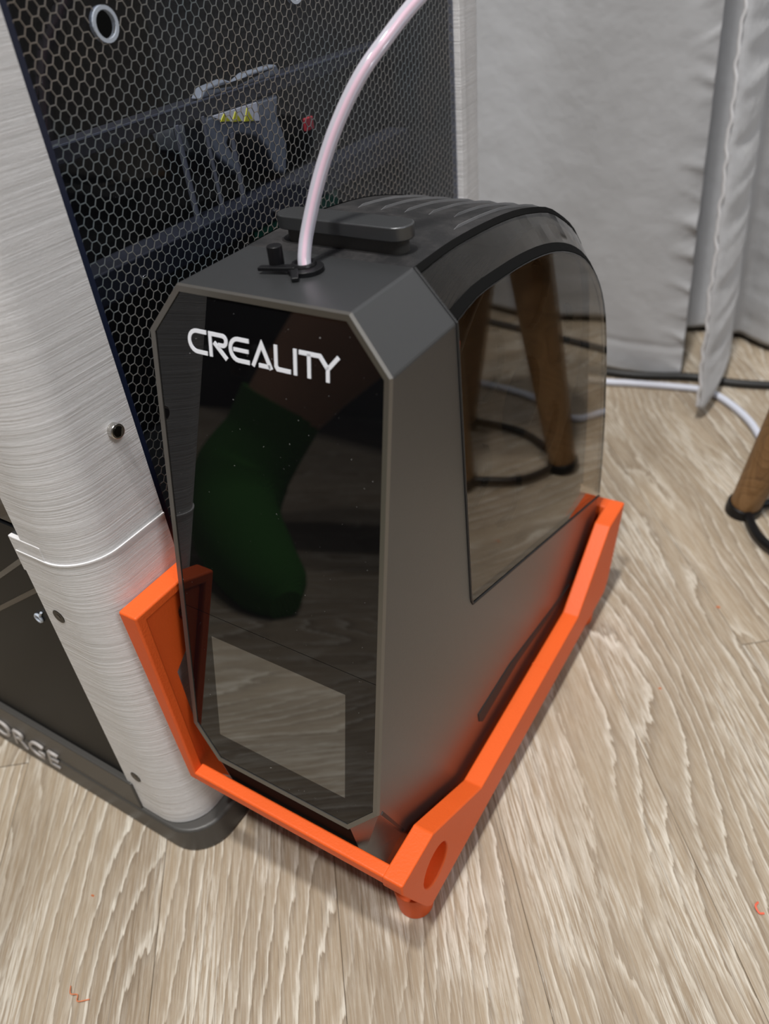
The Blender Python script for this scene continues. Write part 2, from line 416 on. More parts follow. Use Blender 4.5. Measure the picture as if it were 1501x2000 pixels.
q((BX, 1.78, -0.60), (1 - BX, 1.78, -0.60), (1 - BX, 2.17, -0.14), (BX, 2.17, -0.14))
q((BX, 2.17, -0.14), (1 - BX, 2.17, -0.14), (1 - BX, 2.19, -0.002), (BX, 2.19, -0.002))
body = obj('body', mb, 'shell', db)
us = MB(); us.add([(BX, yf(0), 0), (1 - BX, yf(0), 0), (1 - BX, -0.405, -0.30), (BX, -0.405, -0.30), (1 - BX, -0.30, -0.60), (BX, -0.30, -0.60)], [(0, 1, 2, 3), (3, 2, 4, 5)])
obj('underside', us, 'slot_dark', db, label='underside below the front glass, its shade painted in as matt black')  # black here stands for the deep shade in the gap
bm = bmesh.new(); bm.from_mesh(body.data); bmesh.ops.remove_doubles(bm, verts=bm.verts, dist=0.00005); bmesh.ops.recalc_face_normals(bm, faces=bm.faces)
bm.to_mesh(body.data); bm.free()
bv = body.modifiers.new('bevel', 'BEVEL'); bv.width = 0.007 * S; bv.segments = 2; bv.limit_method = 'ANGLE'; bv.angle_limit = math.radians(20)
# inner tray and bulkhead
o1 = [(x, z) for x, z in [(CX + 0.01, HT - 0.01), (1 - CX - 0.01, HT - 0.01), (0.985, HT - CZ - 0.01), (0.985, -0.5), (0.015, -0.5), (0.015, HT - CZ - 0.01)]]
obj('bulkhead', MB().prism(o1, 'y', YB - 0.02, YB - 0.005), 'black_matte', db)
obj('tray', MB().hexa([(0.012, 0.44, 0.56), (0.988, 0.44, 0.56), (0.988, 2.195, -0.012), (0.012, 2.195, -0.012)],
                      [(0.012, 0.44, 0.50), (0.988, 0.44, 0.50), (0.988, 2.15, -0.075), (0.012, 2.15, -0.075)]), 'black_matte', db)
obj('rear_sill', MB().box(CX, 1 - CX, 2.15, 2.285, -0.06, 0.02), 'black_matte', db)
# front: metal rim, glass, display
def inset(poly, d):
    n = len(poly); out = []
    for i in range(n):
        p0, p1, p2 = Vector(poly[i - 1]), Vector(poly[i]), Vector(poly[(i + 1) % n])
        a = (p1 - p0).normalized(); b_ = (p2 - p1).normalized()
        na, nb = Vector((a.y, -a.x)), Vector((b_.y, -b_.x)); bis = (na + nb).normalized()
        out.append(tuple(p1 + bis * d / bis.dot(na)))
    return out
fn = Vector((0, -1, SL)).normalized()
def onface(x, z, out=0.0):
    return (x, yf(z) + fn.y * out, z + fn.z * out)
def face_prism(poly, a, b, holes=()):
    m_ = MB().prism(poly, 'y', 0, 1, holes)
    m_.v = [onface(x, z, b if y > 0.5 else a) for x, y, z in m_.v]; return m_
rim = MB(); o8 = octo; i8 = inset(octo, 0.026); i8b = inset(octo, 0.006)
for k in range(8):
    j = (k + 1) % 8
    rim.add([onface(*o8[k], 0.0), onface(*o8[j], 0.0), onface(*i8b[j], 0.012), onface(*i8b[k], 0.012)], [(0, 1, 2, 3)])
    rim.add([onface(*i8b[k], 0.012), onface(*i8b[j], 0.012), onface(*i8[j], 0.010), onface(*i8[k], 0.010)], [(0, 1, 2, 3)])
    rim.add([onface(*i8[k], 0.010), onface(*i8[j], 0.010), onface(*i8[j], -0.01), onface(*i8[k], -0.01)], [(0, 1, 2, 3)])
obj('front_rim', rim, 'rim', db, label='brushed grey metal rim around the glass')
seamz = 0.80
gp = i8
upper = [p for p in [(0.026, seamz + 0.0012), *[gp[7]], gp[0], gp[1], gp[2], (0.974, seamz + 0.0012)]]
lower = [(0.026, seamz - 0.0012), (0.974, seamz - 0.0012), gp[3], gp[4], gp[5], gp[6]]
obj('front_glass', face_prism(upper, -0.01, 0.006), 'front_glass', db, label='upper black glass with white lettering')
sp = [(0.162, 0.694), (0.836, 0.694), (0.836, 0.166), (0.160, 0.166)]
lg = obj('screen_glass', face_prism(lower, -0.01, 0.006, [sp]), 'front_glass', db, label='lower black glass around the display')
obj('seam_line', face_prism([(0.026, seamz - 0.002), (0.974, seamz - 0.002), (0.974, seamz + 0.002), (0.026, seamz + 0.002)], -0.01, 0.0035), 'rim', db)
obj('display', face_prism(sp, -0.01, 0.006), 'screen', lg, label='switched-off rectangular display, greyer than the glass')
# lettering
def stroke(mbx, pts, w, conv):
    P = [Vector(p) for p in pts]; Lp = []; Rp = []
    for i, p in enumerate(P):
        a = (P[i] - P[i - 1]).normalized() if i else None; b_ = (P[i + 1] - P[i]).normalized() if i < len(P) - 1 else None
        if a is None: nn = Vector((-b_.y, b_.x)); kk = 1
        elif b_ is None: nn = Vector((-a.y, a.x)); kk = 1
        else:
            na, nb = Vector((-a.y, a.x)), Vector((-b_.y, b_.x)); nn = (na + nb).normalized(); kk = 1 / max(0.4, nn.dot(na))
        Lp.append(p + nn * w / 2 * kk); Rp.append(p - nn * w / 2 * kk)
    for i in range(len(P) - 1):
        mbx.hexa([conv(t, 0.006) for t in (Lp[i], Rp[i], Rp[i + 1], Lp[i + 1])], [conv(t, 0.0085) for t in (Lp[i], Rp[i], Rp[i + 1], Lp[i + 1])])
LW = 0.0137; Z0, Z1 = 1.882, 1.966; h = LW / 2
zt_, zb_, zm = Z1 - h, Z0 + h, (Z0 + Z1) / 2
lm = MB(); cv = lambda t, o: onface(t[0], t[1], o)
Cc = 0.225
stroke(lm, [(0.268, zt_)] + [(x, z) for x, z in [(0.222 + 0.034 * math.cos(math.radians(a)), zm + (zt_ - zm) * math.sin(math.radians(a))) for a in range(90, 271, 15)]] + [(0.268, zb_)], LW, cv)
stroke(lm, [(0.277 + h, Z0), (0.277 + h, zt_), (0.338, zt_)] + [(0.338 + 0.016 * math.cos(math.radians(a)), zt_ - 0.0165 + 0.0165 * math.sin(math.radians(a))) for a in range(70, -91, -20)] + [(0.318, zt_ - 0.033)], LW, cv)
stroke(lm, [(0.300, zt_ - 0.027), (0.354, Z0 + 0.001)], LW * 1.05, cv)
stroke(lm, [(0.453, zt_)] + [(0.405 + 0.033 * math.cos(math.radians(a)), zm + (zt_ - zm) * math.sin(math.radians(a))) for a in range(90, 271, 15)] + [(0.453, zb_)], LW, cv)
stroke(lm, [(0.385, zm), (0.450, zm)], LW * 0.9, cv)
stroke(lm, [(0.467, Z0), (0.505, Z1 - 0.008), (0.543, Z0)], LW, cv)
stroke(lm, [(0.492, zb_), (0.540, zb_)], LW, cv)
stroke(lm, [(0.557 + h, Z1), (0.557 + h, zb_ + 0.008), (0.557 + h + 0.006, zb_), (0.623, zb_)], LW, cv)
stroke(lm, [(0.6415, Z1), (0.6415, Z0)], LW, cv)
stroke(lm, [(0.657, zt_), (0.738, zt_), (0.768, zm - 0.001)], LW, cv)
stroke(lm, [(0.696, zt_), (0.696, Z0)], LW, cv)
stroke(lm, [(0.808, Z1), (0.768, zm - 0.001), (0.768, Z0)], LW, cv)
obj('lettering', lm, 'white_print_letters', db, label='white word CREALITY across the top of the front glass')
# seam under the nose
obj('lower_seam', MB().hexa([(1.002, -0.405, 0.150), (1.002, -0.39, 0.155), (1.002, -0.266, -0.16), (1.002, -0.276, -0.165)],
                            [(0.99, -0.405, 0.150), (0.99, -0.39, 0.155), (0.99, -0.266, -0.16), (0.99, -0.276, -0.165)]), 'black_matte', db)
# slanting dark strip low on the right side
obj('side_strip', MB().prism([(0.470, -0.205), (0.853, -0.215), (1.416, -0.325), (1.75, -0.385), (1.472, -0.375), (0.946, -0.300), (0.515, -0.312), (0.478, -0.270)], 'x', 0.99, 1.0035), 'strip_grey', db, label='slanting dark strip low on the side')
# smoked cover
sp_pts = [(YB, HT - CZ), (0.537, 1.963), (0.711, 1.954), (0.9, 1.938), (1.111, 1.905), (1.313, 1.852), (1.531, 1.761), (1.694, 1.659), (1.842, 1.528), (1.965, 1.362), (2.045, 1.171), (2.109, 0.921), (2.187, 0.472), (2.218, 0.01)]
tp_pts = [(YB, HT), (0.569, 2.108), (0.751, 2.099), (0.969, 2.078), (1.137, 2.054), (1.264, 2.028), (1.467, 1.974), (1.601, 1.918), (1.835, 1.781), (1.98, 1.64), (2.09, 1.46), (2.155, 1.20), (2.20, 0.9), (2.26, 0.45), (2.28, 0.01)]
NP = 40
spr = resample(smooth_curve([(p[0], p[1], 0) for p in sp_pts], 5), NP); spr = [(p[0], p[1]) for p in spr]
tpr = resample(smooth_curve([(p[0], p[1], 0) for p in tp_pts], 5), NP); tpr = [(p[0], p[1]) for p in tpr]
T = 0.016
def inward(pr, d):      # offset curve inwards
    out = []
    for i, p in enumerate(pr):
        a = Vector(pr[min(i + 1, len(pr) - 1)]) - Vector(pr[max(i - 1, 0)]); a.normalize()
        out.append((p[0] + a.y * d, p[1] - a.x * d))
    return out
for sx in (0, 1):
    X = (lambda v: 1 - v) if sx else (lambda v: v)
    m_ = MB()
    bot = [(0.437, 0.597), (0.40, 0.9)]
    outl = spr + [(2.195, 0.004), (0.462, 0.592), (0.437, 0.600), (0.424, 0.63)]
    m_.prism(outl, 'x', X(0), X(T))
    for i in range(NP - 1):
        for e, tt in ((0, 0),):
            m_.add([(X(0), *spr[i]), (X(0), *spr[i + 1]), (X(CX), *tpr[i + 1]), (X(CX), *tpr[i])], [(0, 1, 2, 3)])
    si, ti = inward(spr, T), inward(tpr, T)
    for i in range(NP - 1):
        m_.add([(X(T), *si[i]), (X(T), *si[i + 1]), (X(CX), *ti[i + 1]), (X(CX), *ti[i])], [(0, 1, 2, 3)])
    obj('smoked_cover', m_, 'smoke', db, smooth=True, label='transparent smoked window on the right side' if sx else 'transparent smoked window on the left side')
    # black trims along both edges of the window
    tm = MB(); so_, to_ = inward(spr, -0.0025), inward(tpr, -0.0025)
    for i in range(NP - 1):
        fr = max(0.0, min(1.0, (spr[i][1] - 0.9) / 0.8)); wd = 0.006 + 0.030 * fr
        a, b_ = so_[i], so_[i + 1]; c_, d_ = to_[i], to_[i + 1]
        f1 = 0.20 if a[1] > 1.5 else 0.10
        P = lambda s_, t_, f: (X(CX * f), s_[0] + (t_[0] - s_[0]) * f, s_[1] + (t_[1] - s_[1]) * f + 0.001)
        tm.hexa([P(a, c_, 0.02), P(b_, d_, 0.02), P(b_, d_, f1), P(a, c_, f1)], [tuple(Vector(p) - Vector((0, 0.004, 0.008))) for p in (P(a, c_, 0.02), P(b_, d_, 0.02), P(b_, d_, f1), P(a, c_, f1))])
        tm.hexa([P(a, c_, 0.88), P(b_, d_, 0.88), P(b_, d_, 1.0), P(a, c_, 1.0)], [tuple(Vector(p) - Vector((0, 0.004, 0.008))) for p in (P(a, c_, 0.88), P(b_, d_, 0.88), P(b_, d_, 1.0), P(a, c_, 1.0))])
    obj('window_trim', tm, 'slot_dark', db)
    # dark outline gasket
    g = MB(); gl = [(X(-0.001), YB + 0.002, HT - CZ - 0.02), (X(-0.001), 0.424, 0.64), (X(-0.001), 0.440, 0.594), (X(-0.001), 0.47, 0.584), (X(-0.001), 2.20, 0.000)]
    g.tube(gl, 0.006, 6)
    g.tube([(X(-0.001), YB + 0.002, HT - CZ - 0.02), (X(0.0), YB + 0.002, HT - CZ), (X(CX), YB + 0.002, HT)], 0.006, 6)
    obj('gasket', g, 'black_matte', db)
# black top and back of the cover with ribs
m_ = MB()
for i in range(NP - 1):
    m_.add([(CX, *tpr[i]), (1 - CX, *tpr[i]), (1 - CX, *tpr[i + 1]), (CX, *tpr[i + 1])], [(0, 1, 2, 3)])
ti = inward(tpr, 0.02)
for i in range(NP - 1):
    m_.add([(CX, *ti[i]), (1 - CX, *ti[i]), (1 - CX, *ti[i + 1]), (CX, *ti[i + 1])], [(0, 1, 2, 3)])
def dusty():
    mt, nt, b = new_mat('dusty_black_plastic'); L = nt.links.new
    tc = N(nt, 'ShaderNodeTexCoord'); n1 = N(nt, 'ShaderNodeTexNoise'); n1.inputs['Scale'].default_value = 45; n1.inputs['Detail'].default_value = 8; n1.inputs['Roughness'].default_value = 0.7
    L(tc.outputs['Object'], n1.inputs['Vector'])
    r = N(nt, 'ShaderNodeValToRGB'); r.color_ramp.elements[0].position = 0.45; r.color_ramp.elements[1].position = 0.8
    r.color_ramp.elements[0].color = (0.007, 0.007, 0.008, 1); r.color_ramp.elements[1].color = (0.05, 0.046, 0.046, 1)
    L(n1.outputs[0], r.inputs[0]); L(r.outputs[0], b.inputs['Base Color']); b.inputs['Roughness'].default_value = 0.62
    n2 = N(nt, 'ShaderNodeTexNoise'); n2.inputs['Scale'].default_value = 1800; L(tc.outputs['Object'], n2.inputs['Vector'])
    bp = N(nt, 'ShaderNodeBump'); bp.inputs['Strength'].default_value = 0.4; bp.inputs['Distance'].default_value = 0.0004
    L(n2.outputs[0], bp.inputs['Height']); L(bp.outputs[0], b.inputs['Normal'])
    return mt
M['dusty'] = dusty()
M['rib_grey'] = simple('rib_grey', (0.15, 0.15, 0.155), 0.5, vary=0.5)
lid = obj('lid', m_, 'dusty', db, smooth=True, label='dusty black ribbed lid arching to the back')
topx = inward(tpr, -0.006)
for k, xr in enumerate([0.26, 0.37, 0.48, 0.59, 0.70, 0.79]):
    st = 6 if xr < 0.75 else 4
    pts = [(xr, *topx[i]) for i in range(st, 30)]; pts[0] = (xr, pts[0][1], pts[0][2] - 0.02)
    rb = MB()
    for i in range(len(pts) - 1):
        a, b_ = pts[i], pts[i + 1]
        for (w0, w1, hz0, hz1) in ((-0.003, -0.001, -0.008, 0.003), (-0.001, 0.001, 0.003, 0.003), (0.001, 0.003, 0.003, -0.008)):
            rb.add([(a[0] + w0, a[1], a[2] + hz0), (a[0] + w1, a[1], a[2] + hz1), (b_[0] + w1, b_[1], b_[2] + hz1), (b_[0] + w0, b_[1], b_[2] + hz0)], [(0, 1, 2, 3)])
    obj('rib', rb, 'rib_grey', lid, smooth=False)
# carrying handle
def stadium(x0, x1, y0, y1, n=10):
    r = (y1 - y0) / 2; cy = (y0 + y1) / 2
    return arc(x1 - r, cy, r, -90, 90, n) + arc(x0 + r, cy, r, 90, 270, n)
hd = obj('handle', MB().prism(stadium(0.262, 0.762, 0.452, 0.530), 'z', HT - 0.005, 2.158), 'base_grey', db, smooth=True)
obj('handle_cap', MB().prism(stadium(0.23, 0.785, 0.428, 0.545), 'z', 2.156, 2.206), 'shell', hd, bevel=0.006, label='long rounded graphite grip cap')
# filament port with its stopper
port = obj('filament_port', MB().prism(arc(0.519, 0.228, 0.062, 0, 345, 23), 'z', HT - 0.002, HT + 0.018), 'black_plastic', db, bevel=0.004, label='black round tube port with a tethered stopper')
obj('port_ridge', MB().ring_tube((0.505, 0.238, HT + 0.020), 0.036, 0.008, 'z', 24, 6), 'black_plastic', port, smooth=True)
obj('stopper', MB().tube([(0.418, 0.205, HT + 0.018), (0.418, 0.205, HT + 0.085)], 0.026, 14), 'black_plastic', port, bevel=0.004)
obj('strap', MB().hexa([(0.375, 0.15, HT + 0.010), (0.372, 0.175, HT + 0.010), (0.49, 0.222, HT + 0.012), (0.505, 0.185, HT + 0.012)],
                       [(0.375, 0.15, HT + 0.024), (0.372, 0.175, HT + 0.024), (0.49, 0.222, HT + 0.026), (0.505, 0.185, HT + 0.026)]), 'black_plastic', port, bevel=0.004)
obj('strap', MB().hexa([(0.46, 0.215, HT + 0.005), (0.49, 0.225, HT + 0.005), (0.555, 0.14, HT + 0.003), (0.535, 0.125, HT + 0.003)],
                       [(0.46, 0.215, HT + 0.024), (0.49, 0.225, HT + 0.024), (0.555, 0.14, HT + 0.016), (0.535, 0.125, HT + 0.016)]), 'black_plastic', port, bevel=0.004)

# spool inside the cover
spl = thing('filament_spool', 'dark filament spool seen dimly through the smoked cover of the dry box', 'spool', (0.5, 1.24, 0.34))
cy, cz, rr = 1.24, 1.15, 0.79
def ellipse_hole(a, r0, r1, n=14, wdt=0.16):
    ca, sa = math.cos(a), math.sin(a); rm = (r0 + r1) / 2; hl = (r1 - r0) / 2
    return [(cy + ca * (rm + hl * math.cos(t)) - sa * wdt * math.sin(t), cz + sa * (rm + hl * math.cos(t)) + ca * wdt * math.sin(t)) for t in [2 * math.pi * i / n for i in range(n)]]
for xs in (0.22, 0.84):
    holes = [ellipse_hole(math.radians(60 * k + 15), 0.34, 0.66) for k in range(6)] + [arc(cy, cz, 0.22, 0, 345, 23)]
    obj('flange', MB().prism(arc(cy, cz, rr, 0, 354, 59), 'x', xs, xs + 0.03, holes), 'spool', spl)
obj('hub', MB().prism(arc(cy, cz, 0.30, 0, 350, 35), 'x', 0.25, 0.84, [arc(cy, cz, 0.23, 0, 350, 35)]), 'spool', spl, smooth=True)
mf = MB(); nf = 26
for i in range(nf):
    xx = 0.262 + i * 0.0222
    mf.ring_tube((xx, cy, cz), 0.66, 0.014, 'x', 40, 5)
mf.prism(arc(cy, cz, 0.615, 0, 350, 35), 'x', 0.252, 0.838, [arc(cy, cz, 0.31, 0, 350, 35)])
ff = obj('filament_winding', mf, 'spool_fil', spl, smooth=True); ff['kind'] = 'stuff'
obj('red_patch', MB().prism([(0.44, 1.74), (0.50, 1.73), (0.51, 1.80), (0.475, 1.84), (0.44, 1.79)], 'x', 0.93, 0.94), 'red_orange', db, label='small coral red patch behind the smoked window')  # thin coral plate just inside the window

# ------------------------------------------------------------------ filament tube
tube_pts = [(0.512, 0.232, 2.112), (0.500, 0.255, 2.15), (0.494, 0.300, 2.222), (0.516, 0.372, 2.369), (0.557, 0.443, 2.51), (0.606, 0.522, 2.63), (0.650, 0.615, 2.715), (0.690, 0.745, 2.800), (0.74, 0.88, 2.87), (0.84, 1.06, 2.93), (0.90, 1.35, 2.98), (0.85, 2.2, 3.15), (0.55, 2.9, 3.35), (0.0, 3.2, 3.5), (-0.6, 3.15, 3.55)]
tpc = smooth_curve(tube_pts, 6)
tb = thing('filament_tube', 'curved translucent white feed tube with pink filament inside, rising from the dry box', 'tube', (0.512, 0.232, 2.11))
obj('tube_wall', MB().tube(tpc, 0.0225, 20), 'tube', tb, smooth=True)
obj('filament', MB().tube([(p[0] + 0.002, p[1] - 0.004, p[2]) for p in tpc], 0.0088, 10), 'pink', tb, smooth=True, label='pink strand of filament')

# ------------------------------------------------------------------ orange cradle
rk = thing('cradle', 'bright orange printed cradle on a round foot, screwed to the white-cornered machine', 'bracket', (0.5, 0.8, -ZF))
prof = [(-0.50, -0.148), (-0.231, -0.146), (0.238, -0.435), (1.571, -0.45), (2.06, -0.105), (2.345, -0.112), (2.15, -0.63), (2.09, -0.69), (-0.30, -0.665), (-0.335, -0.61), (-0.505, -0.205)]
def pocket_wall(poly, x0, x1, hole, xd):
    m_ = MB(); n = len(poly); k = len(hole); vs = [(x0, *p) for p in poly] + [(x1, *p) for p in poly] + [(x1, *p) for p in hole] + [(xd, *p) for p in hole]
    fs = [tuple(range(n)), tuple(2 * n + k + i for i in range(k))]
    fs += [(i, (i + 1) % n, (i + 1) % n + n, i + n) for i in range(n)]
    fs += [(2 * n + i, 2 * n + (i + 1) % k, 2 * n + k + (i + 1) % k, 2 * n + k + i) for i in range(k)]
    hh = k // 2; H0 = 2 * n
    fs.append(tuple([n + 10, n + 0, n + 1, n + 2] + [H0 + i for i in range(0, hh + 1)]))
    fs.append(tuple([n + i for i in range(2, 11)] + [H0 + i for i in range(hh, k)] + [H0]))
    return m_.add(vs, fs)
sw = obj('side_wall', pocket_wall(prof, 1.03, 1.13, arc(-0.232, -0.405, 0.108, 0, 348, 29), 1.055), 'orange', rk, bevel=0.010, seg=3, label='low outer wall with a round recess at its front corner')
obj('seam_ridge', MB().box(1.031, 1.131, 1.10, 1.108, -0.452, -0.4435), 'orange', sw)
obj('front_bar', MB().prism([(-0.50, -0.148), (-0.435, -0.148), (-0.435, -0.21), (-0.50, -0.21)], 'x', -0.03, 1.04), 'orange', rk, bevel=0.012, seg=3)
obj('back_bar', MB().prism([(2.245, -0.110), (2.345, -0.112), (2.16, -0.60), (2.10, -0.60)], 'x', -0.10, 1.04), 'orange', rk, bevel=0.012)
obj('bottom_plate', MB().box(-0.045, 1.04, -0.30, 2.05, -0.685, -0.612), 'orange', rk, bevel=0.008)
# tall wall against the machine: front rim, top rim and a recessed plate with cut-outs
m_ = MB().prism([(-0.50, 0.886), (1.5, 0.886), (1.5, 0.835), (-0.445, 0.835), (-0.445, -0.21), (-0.50, -0.21)], 'x', -0.120, -0.018)
m_.v = [(-0.068, y, z) if (x < -0.1 and z < 0) else (x, y, z) for x, y, z in m_.v]
lw = obj('tall_wall', m_, 'orange', rk, bevel=0.012, seg=3, label='tall rimmed wall against the machine')
plate = [(-0.46, 0.85), (1.48, 0.85), (1.8, 0.2), (2.0, -0.62), (-0.2, -0.62), (-0.46, -0.18)]
holes = [arc(-0.225, 0.700, 0.055, 0, 345, 23), [(-0.382, 0.440), (-0.30, 0.510), (-0.10, 0.51), (-0.10, -0.05), (-0.382, 0.06)]]
obj('plate', MB().prism(plate, 'x', -0.085, -0.045, holes), 'orange', lw, bevel=0.004)
obj('foot', MB().tube([(0.998, -0.240, -ZF), (0.998, -0.240, -0.66)], [0.088, 0.102], 28), 'orange', rk, bevel=0.006, label='short round orange foot')
obj('foot', MB().tube([(1.022, 1.95, -ZF), (1.022, 1.95, -0.66)], [0.080, 0.092], 28), 'orange', rk, bevel=0.006)

# ------------------------------------------------------------------ 3D printer
pr = thing('printer', 'enclosed 3D printer with honeycomb side panel, white ribbed corner covers and black base', 'printer', (-1.6, 1.2, -ZF))
PX = -0.13
def rrect(x0, x1, y0, y1, r, n=8):
    return arc(x1 - r, y0 + r, r, -90, 0, n) + arc(x1 - r, y1 - r, r, 0, 90, n) + arc(x0 + r, y1 - r, r, 90, 180, n) + arc(x0 + r, y0 + r, r, 180, 270, n)
base = obj('base', MB().prism(rrect(-3.35, -0.055, -0.605, 3.05, 0.21), 'z', -ZF, -0.66), 'base_grey', pr, bevel=0.02, seg=3, label='dark grey base with rounded corners')
obj('base_band', MB().box(-2.95, -0.47, -0.597, -0.50, -0.67, -0.44), 'base_grey', pr, bevel=0.01)
# text on the base band
tcu = bpy.data.curves.new('lettering', 'FONT'); tcu.body = 'FLASHFORGE'; tcu.size = 0.215 * S; tcu.shear = 0.28; tcu.extrude = 0.0008; tcu.align_x = 'RIGHT'; tcu.space_character = 1.12
tob = bpy.data.objects.new('tmp_text', tcu); COL.objects.link(tob)
dg = bpy.context.evaluated_depsgraph_get(); dg.update()
tme = bpy.data.meshes.new_from_object(tob.evaluated_get(dg)); bpy.data.objects.remove(tob)
to = bpy.data.objects.new('lettering', tme); COL.objects.link(to); tme.materials.clear(); tme.materials.append(M['grey_letters'])
to.parent = pr
to.location = W(-1.15, -0.6065, -0.755) - W(*pr['_o']); to.rotation_euler = (math.radians(90), 0, 0)
to['label'] = 'pale grey slanted word FLASHFORGE on the base front'
# front: black panel with two slanting grooves, smoked door above it
obj('front_panel', MB().box(-3.0, -0.45, -0.565, -0.50, -0.45, 1.24), 'panel_black', pr)
for (a, b_) in (((-1.25, 0.52), (-0.50, 1.07)), ((-1.45, 0.24), (-0.50, 0.90))):
    obj('groove', MB().hexa([(a[0], -0.568, a[1]), (b_[0], -0.568, b_[1]), (b_[0], -0.568, b_[1] + 0.028), (a[0], -0.568, a[1] + 0.028)],
                            [(a[0], -0.56, a[1]), (b_[0], -0.56, b_[1]), (b_[0], -0.56, b_[1] + 0.028), (a[0], -0.56, a[1] + 0.028)]), 'black_gloss', pr)
obj('door', MB().box(-2.95, -0.46, -0.56, -0.52, 1.25, 3.7), 'front_glass', pr, bevel=0.01, label='dark glossy front door')
rg = MB(); rg.ring_tube((-0.628, -0.57, 0.683), 0.020, 0.007, 'y', 20, 6); rg.tube([(-0.612, -0.57, 0.70), (-0.585, -0.57, 0.735)], 0.006, 6)
obj('ring_mark', rg, 'hole_ring', pr, smooth=True, label='small white ring on the black front')  # pale ring with a short tail on the front panel
# corner covers
def corner(r, xl, yb, flip=False, d=0.0):
    return [(xl, -0.58 - d)] + arc(PX - r, -0.58 + r, r + d, -90, 0, 14) + [(PX + d, yb), (PX - 0.10, yb), (PX - 0.14, -0.40), (xl, -0.50)]
cov = obj('corner_cover', MB().prism(corner(0.20, -0.448, -0.135), 'z', 1.10, 3.75), 'white_print', pr, smooth=True, label='white layered front corner cover, upper piece')
cov2 = obj('corner_cover', MB().prism(corner(0.20, -0.505, -0.135, d=0.004), 'z', -0.655, 1.135), 'white_print', pr, smooth=True, label='white layered front corner cover, lower piece')
obj('cover_lip', MB().prism(corner(0.20, -0.525, -0.135, d=0.003)[0:2] + [(-0.42, -0.50), (-0.525, -0.50)], 'z', 1.02, 1.205), 'white_print', cov2, bevel=0.006)
obj('cover_lip', MB().prism(corner(0.20, -0.507, -0.135, d=0.0065), 'z', 1.128, 1.136), 'white_print', cov2)
rc = [(PX, 2.60), (PX + 0.012, 2.605), (PX + 0.012, 2.70)] + arc(PX - 0.30, 2.78, 0.30, 0, 90, 12) + [(-0.8, 3.08), (-0.8, 3.0), (PX - 0.25, 2.95), (PX - 0.1, 2.60)]
obj('corner_cover', MB().prism(rc, 'z', -0.655, 3.75), 'white_print', pr, smooth=True, label='white layered rear corner cover')
obj('cover_lip', MB().box(PX - 0.01, PX + 0.022, 2.598, 2.66, -0.655, 3.75), 'white_print', pr, bevel=0.004, label='smooth bright edge strip of the rear cover')
# side panel (dark acrylic) with honeycomb, holes with bright cut edges
hole_c = [(0.233, 2.825), (1.24, 2.815)]
pp = [(-0.13, -0.60), (2.60, -0.60), (2.60, 3.7), (-0.13, 3.7)]
pan = obj('side_panel', MB().prism(pp, 'x', -0.160, -0.145, [arc(c[0], c[1], 0.043, 0, 345, 23) for c in hole_c]), 'acrylic', pr, label='smoked transparent side panel')
for c in hole_c:
    rgm = MB().prism(arc(c[0], c[1], 0.052, 0, 345, 23), 'x', -0.158, -0.140, [arc(c[0], c[1], 0.040, 0, 345, 23)])
    obj('hole_ring', rgm, 'hole_ring', pan, label='bright cut edge of a round hole')
obj('panel_edge', MB().box(-0.165, -0.139, -0.137, -0.104, -0.60, 3.7), 'acrylic_edge', pan, label='dark blue panel edge')
# honeycomb lattice
hc = MB(); py_, pz_ = 0.0670 / 2, 0.0418; lw_ = 0.0014
ey = 0.335 * 0.0670 / 2 * 1.0
xh = -0.1445; xh0 = -0.1475
def seg(a, b_):
    d = Vector(b_) - Vector(a); n_ = Vector((-d.y, d.x)).normalized() * lw_
    q4 = [(a[0] + n_.x, a[1] + n_.y), (b_[0] + n_.x, b_[1] + n_.y), (b_[0] - n_.x, b_[1] - n_.y), (a[0] - n_.x, a[1] - n_.y)]
    hc.add([(xh, *p) for p in q4] + [(xh0, *p) for p in q4], [(0, 1, 2, 3), (0, 4, 5, 1), (1, 5, 6, 2), (2, 6, 7, 3), (3, 7, 4, 0)])
ny = int(2.70 / py_); nz = int(4.3 / pz_)
for i in range(ny):
    cyh = -0.0855 + i * py_
    for j in range(nz):
        czh = -0.60 + j * pz_ + (0.0 if i % 2 else pz_ / 2) + 0.008
        if czh > 3.62 or cyh > 2.58: continue
        if any((cyh - c[0]) ** 2 + (czh - c[1]) ** 2 < 0.058 ** 2 for c in hole_c): continue
        w2, w1 = py_ * 2 / 3, py_ / 3       # half widths: vertex and shoulder
        A = (cyh + w2, czh); B = (cyh + w1, czh + pz_ / 2); Cq = (cyh - w1, czh + pz_ / 2); D = (cyh - w2, czh)
        seg(A, B); seg(B, Cq); seg(Cq, D)
ho = obj('honeycomb_grid', hc, 'honey', pan, label='fine pale hexagon lattice on the panel'); ho['kind'] = 'stuff'
# black lower sill behind the cradle, roof and far walls of the enclosure
obj('enclosure', MB().box(-3.2, -3.15, -0.5, 2.95, -0.6, 3.7).box(-3.2, -0.162, 2.53, 2.57, -0.6, 3.7).box(-3.2, -0.25, -0.49, -0.47, -0.60, 3.7)
    .box(-3.2, -0.17, -0.5, 2.95, -0.62, -0.55), 'slot_dark', pr, label='black inner walls of the enclosure')
